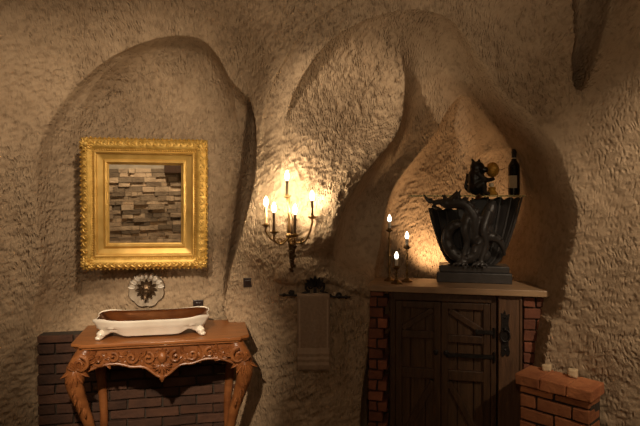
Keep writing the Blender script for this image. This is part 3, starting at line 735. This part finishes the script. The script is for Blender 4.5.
# the two folded wings: ribbed shells that flare up into a bowl
for s in (-1, 1):
    b = MB(); nu, nv = 26, 18; vs = []
    for j in range(nv+1):
        v = j/nv*(1 if s > 0 else .84); hw = .125+.165*(v**.62); z_ = .10+(.537-.10)*v
        for i in range(nu+1):
            a = PI/2*(i/nu); ribs = .010*abs(math.sin(a*9))*(.3+v)
            hx = hw-ribs; x = s*hx*math.sin(a); y = .03+.055*(.5+v*.5)*math.cos(a)+.02*v
            edge = .018*math.sin(a*9+.5)**2 if j == nv else 0
            vs.append((x-(s*.003), y-.06*math.sin(a)**3*v, z_-edge))
    fs = [(j*(nu+1)+i, j*(nu+1)+i+1, (j+1)*(nu+1)+i+1, (j+1)*(nu+1)+i) for j in range(nv) for i in range(nu)]
    b.add(vs, fs); o = b.build('wing', M['wing'], t_dr, sharp=0); md = o.modifiers.new('thick', 'SOLIDIFY'); md.thickness = .016; md.offset = 0
    r = MB()
    for k in range(5):
        a = PI/2*(.22+.195*k); P = []
        for j in range(12):
            v = j/11*(1 if s > 0 else .84); hw = .125+.165*(v**.62)+.004; P.append((s*hw*math.sin(a), .03+.055*(.5+v*.5)*math.cos(a)+.02*v-.06*math.sin(a)**3*v-.012, .10+.437*v))
        r.tube(P, rad([.007,.010,.008,.006], 12), 7)
    r.build('wing_bone', M['slate'], o)
b = MB()
body = spline([q(503,255,-.02), q(501,246,-.05), q(495,238,-.07), q(485,236,-.08), q(477,243,-.085), q(472,255,-.085), q(463,258,-.08), q(452,252,-.075), q(447,240,-.07), q(450,229,-.07), q(459,224,-.075), q(467,230,-.085), q(470,238,-.08)], 7)
b.tube(body, rad([.010,.018,.028,.034,.034,.036,.038,.038,.036,.034,.030,.024,.012], len(body)), 12)
neck = spline([q(476,250,-.03), q(474,232,-.06), q(473,217,-.075), q(466,206,-.075), q(456,203,-.085), q(446,204,-.095)], 7)
b.tube(neck, rad([.050,.046,.040,.036,.034,.036], len(neck)), 12)
b.ell(q(478,235,-.01), (.10,.055,.13)); b.ell(q(488,215,-.02), (.045,.04,.10), rot=(0,.3,0)); b.ell(q(472,256,-.02), (.12,.06,.06))
b.ell(q(447,203,-.095), (.048,.036,.034), rot=(0,.1,0)); b.ell(q(438,202,-.10), (.042,.026,.017), rot=(0,-.12,0)); b.ell(q(437,208,-.098), (.038,.022,.011), rot=(0,.35,0))
b.ell(q(431,200,-.10), (.014,.016,.013)); b.ell(q(444,196,-.108), (.014,.011,.009)); b.ell(q(445,197,-.078), (.014,.011,.009))
for dy, ex_ in ((-.085, 0), (-.105, 3)):                                # horns
    P = spline([q(450+ex_,199,dy), q(455+ex_,194,dy), q(457+ex_,189,dy-.01)], 6); b.tube(P, rad([.014,.010,.003], len(P)), 8)
for k in range(3): P = spline([q(430+2*k,203,-.11), q(427-k,200-2*k,-.115), q(425-k*.5,197-3*k,-.11)], 4); b.tube(P, rad([.008,.006,.002], len(P)), 7)
for lx in (463, 481):                                                   # forelegs with clawed feet
    P = spline([q(lx+6,212,-.06), q(lx+1,228,-.105), q(lx+3,243,-.10), q(lx-1,258,-.105), q(lx-2,264,-.105)], 6); b.tube(P, rad([.034,.028,.020,.016,.022], len(P)), 10)
    for k in range(-1, 3):
        P = spline([q(lx-2,261,-.105), q(lx-5+k*4,263,-.125), q(lx-6+k*5,266.5,-.13)], 4); b.tube(P, rad([.012,.009,.003], len(P)), 7)
for k in range(12):                                                     # crest spines down neck and coil
    p = neck[int(4+k*(len(neck)-8)/11)]; b.leaf(p+Vector((.018,-.020,.018)), (.6,-.2,.8), .038, .010, .007, curl=.1)
for k in range(14):
    p = body[int(10+k*(len(body)-20)/13)]; b.leaf(p+Vector((0,-.026,.012)), (.2,-.7,.7), .030, .009, .006, curl=.1)
o = b.build('body', M['slate'], t_dr, sharp=0); md = o.modifiers.new('fuse', 'REMESH'); md.mode = 'VOXEL'; md.voxel_size = .0055; md.use_smooth_shade = True
md = o.modifiers.new('soft', 'SMOOTH'); md.factor = .5; md.iterations = 2

# ------------------------------------------------------------------ glass shelf and what stands on it
b = MB(); b.prism([(-.405,-.068),(.31,-.068),(.31,.13),(-.405,.13)], .539+.0, .549, plane='xy')
gl = b.build('glass_shelf', M['glass'], smooth=False, bevel=.002); gl.location = sp; gl.rotation_euler = (0,0,CA)
tag(gl, 'clear glass shelf resting on the black dragon sculpture', 'shelf')
GZ = ST+.5495
def on_glass(px, dy): 
    d = 3.57+dy; p = W(px, 195, d); p.z = GZ; return p
g0 = on_glass(482, 0)
t_f = thing('figurine', 'black squatting animal figurine holding a gold ball, on the glass shelf', 'figurine', g0, 0)
def r(px, py, y): return Vector(((px-482)*.00636, y, (192.5-py)*.00636))
b = MB()
b.ell(r(476,176,0), (.054,.050,.080)); b.ell(r(475,186,0), (.050,.050,.042)); b.ell(r(477,165,-.005), (.048,.042,.044)); b.ell(r(484,167,-.02), (.024,.024,.020))
for dx in (-2.5, 2.5): b.tube([r(476+dx,161,-.005), r(475.5+dx*1.3,157.5,-.005), r(475+dx*1.5,155.5,-.005)], [.012,.009,.003], 8)
for dy in (-.035, .03):
    P = spline([r(476,170,dy), r(483,177,dy*1.1), r(489,177,dy*.8), r(494,176,dy*.3)], 5); b.tube(P, rad([.022,.018,.014,.010], len(P)), 9)
    P = spline([r(474,186,dy), r(481,181,dy*1.2), r(483,190,dy*1.2), r(488,191,dy*1.2)], 5); b.tube(P, rad([.026,.022,.015,.010], len(P)), 9)
P = spline([r(471,189,.03), r(466.5,184,.03), r(468,176,.03), r(467,170,.02)], 5); b.tube(P, rad([.014,.011,.009,.005], len(P)), 8)
o = b.build('body', M['black'], t_f, sharp=0); md = o.modifiers.new('fuse', 'REMESH'); md.mode = 'VOXEL'; md.voxel_size = .005; md.use_smooth_shade = True
b = MB(); b.ell(r(492,167,-.012), (.041,.041,.050), seg=18, rings=12); b.tube([r(492,167,-.012)+Vector((.042*math.cos(a), .042*math.sin(a), 0)) for a in [2*PI*i/24 for i in range(24)]], .004, 6, closed=True)
b.build('gold_ball', M['ball'], t_f)
b = MB(); b.lathe([(.0,.0),(.036,.0),(.040,.008),(.030,.020),(.022,.034),(.026,.046),(.020,.052),(.0,.050)], c=r(492,192.5,0), seg=20); b.build('gold_foot', M['ball'], t_f)
b = MB(); b.lathe([(.0,0),(.014,.001),(.016,.012),(.013,.024),(.0,.026)], c=r(491.5,184.2,0), seg=16); b.build('pale_collar', M['label'], t_f)
g1 = on_glass(514, .0)
t_b = thing('wine_bottle', 'black wine bottle with a pale label, on the glass shelf', 'bottle', g1, 0)
b = MB(); b.lathe([(.0,.004),(.030,.0),(.036,.004),(.0365,.02),(.0365,.175),(.035,.19),(.028,.206),(.018,.222),(.0145,.236),(.014,.27),(.0,.272)], seg=28); b.build('glass_body', M['bottle'], t_b, sharp=50)
b = MB(); b.lathe([(.0,.24),(.0155,.24),(.0155,.268),(.0170,.27),(.0170,.282),(.0155,.284),(.0155,.296),(.0,.297)], seg=20); b.build('foil_cap', M['foil'], t_b)
b = MB(); vs = []; n = 20
for z_ in (.045, .125):
    for i in range(n+1):
        a = math.radians(-205+125*i/n); vs.append((.0371*math.cos(a), .0371*math.sin(a), z_))
b.add(vs, [(i, i+1, n+2+i, n+1+i) for i in range(n)]); o = b.build('paper_label', M['label'], t_b, sharp=0)
b = MB(); b.lathe([(.0,.234),(.0153,.234),(.0158,.237),(.0153,.241),(.0,.241)], seg=20); b.build('neck_band', M['label'], t_b)

# ------------------------------------------------------------------ brick pedestal in front of the right wall
PA = W(517, 373, 2.99); PB = W(591, 392, 2.72); PZ_ = .69
pang = math.atan2(PB.y-PA.y, PB.x-PA.x); pl = math.hypot(PB.x-PA.x, PB.y-PA.y)
t_pd = thing('brick_pedestal', 'low orange brick pedestal with a brick cap against the cave wall', 'brickwork', (PA.x, PA.y, 0), pang)
b = MB(); bricks(b, .006, pl-.004, 0, PZ_-.062, .012, .15, .185, .073, mort=.013, jit=.003, jy=.008); b.build('bricks', [M['brick_or'], M['mortar']], t_pd, smooth=False, bevel=.004)
b = MB(); x = -.006
for w in (.132, .136, .124):
    b.box((x+w/2, .085, PZ_-.029), (w-.004, .19, .058), jit=.004); x += w
b.build('cap_bricks', M['brick_or'], t_pd, smooth=False, bevel=.006)
def P2W(x, y): c, s = math.cos(pang), math.sin(pang); return Vector((PA.x+x*c-y*s, PA.y+x*s+y*c, PZ_+.001))
for (x, y, w, lab) in ((.10,.145,.045,'squarish pale stone chip at the back of the brick pedestal cap'), (.235,.15,.052,'flatter pale stone chip lying toward the near end of the pedestal cap')):
    b = MB(); b.box((0,0,.018), (w,w*.8,.036), jit=.006); o = b.build('stone_chip', M['soap'], smooth=False, bevel=.008); o.location = P2W(x, y); o.rotation_euler = (0,0,pang+.3)
    tag(o, lab, 'stone', 'pale stone chips on the brick pedestal')

# ------------------------------------------------------------------ light
def light(kind, name, loc, power, color, size=.1, aim=None, angle=60, blend=.6):
    l = bpy.data.lights.new(name, kind); l.energy = power; l.color = color
    if kind == 'SPOT': l.spot_size = math.radians(angle); l.spot_blend = blend
    l.shadow_soft_size = size
    o = bpy.data.objects.new(name, l); COL.objects.link(o); o.location = loc
    if aim is not None: o.rotation_euler = (Vector(aim)-Vector(loc)).to_track_quat('-Z', 'Y').to_euler()
    return o
WARM = (1, .79, .56)
light('SPOT', 'vanity_spot', (-.60, .75, 2.25), 230, WARM, .04, (-.93, 3.2, .80), 30, .8)
light('SPOT', 'mirror_spot', (-.35, 1.5, 2.75), 85, WARM, .05, (-1.32, 3.4, 1.95), 56, .9)
light('SPOT', 'dome_fill', (-1.12, 1.8, 1.9), 85, WARM, .04, (.06, 3.45, 2.16), 27, .8)  # added light with no fixture, rakes the dome and leaves the niche edge dark
light('SPOT', 'left_wall_spot', (-1.7, 2.0, 3.0), 18, WARM, .04, (-1.7, 3.2, 1.6), 95, .9)
light('SPOT', 'right_wall_spot', (1.85, .9, 2.7), 130, WARM, .04, (1.92, 2.4, 1.7), 50, .8)
light('POINT', 'room_fill', (.15, .45, 1.95), 11, WARM, .1)  # unseen fill added to lift the middle and lower parts of the room
light('SPOT', 'vault_fill', (.0, .7, 1.5), 48, WARM, .06, (.05, 2.95, 3.1), 66, .9)  # added uplight standing in for bounce on the vault, no fixture there
light('SPOT', 'rear_fill', (-1.0, -.45, 2.6), 105, WARM, .08, (-1.05, -1.6, .7), 90, .6)  # fill added so the rear stones read brighter in the mirror
light('SPOT', 'niche_lamp', tuple(C2W(.46, .46, ST+.04)), 12, (1, .63, .33), .03, tuple(C2W(.46, .80, ST+.42)), 130, .8)

w = bpy.data.worlds.new('world'); scene.world = w; w.use_nodes = True
w.node_tree.nodes['Background'].inputs[0].default_value = (.02,.015,.01,1)

cam = bpy.data.cameras.new('camera'); co = bpy.data.objects.new('camera', cam); COL.objects.link(co)
co.location = (0,0,EYE); co.rotation_euler = (PI/2,0,0); cam.sensor_width = 36; cam.lens = F/640*36; cam.shift_y = (HZ-213)/640; cam.clip_start = .05
scene.camera = co
scene.view_settings.view_transform = 'Standard'; scene.view_settings.look = 'None'; scene.view_settings.gamma = 1; scene.view_settings.use_curve_mapping = False
scene.view_settings.exposure = .5
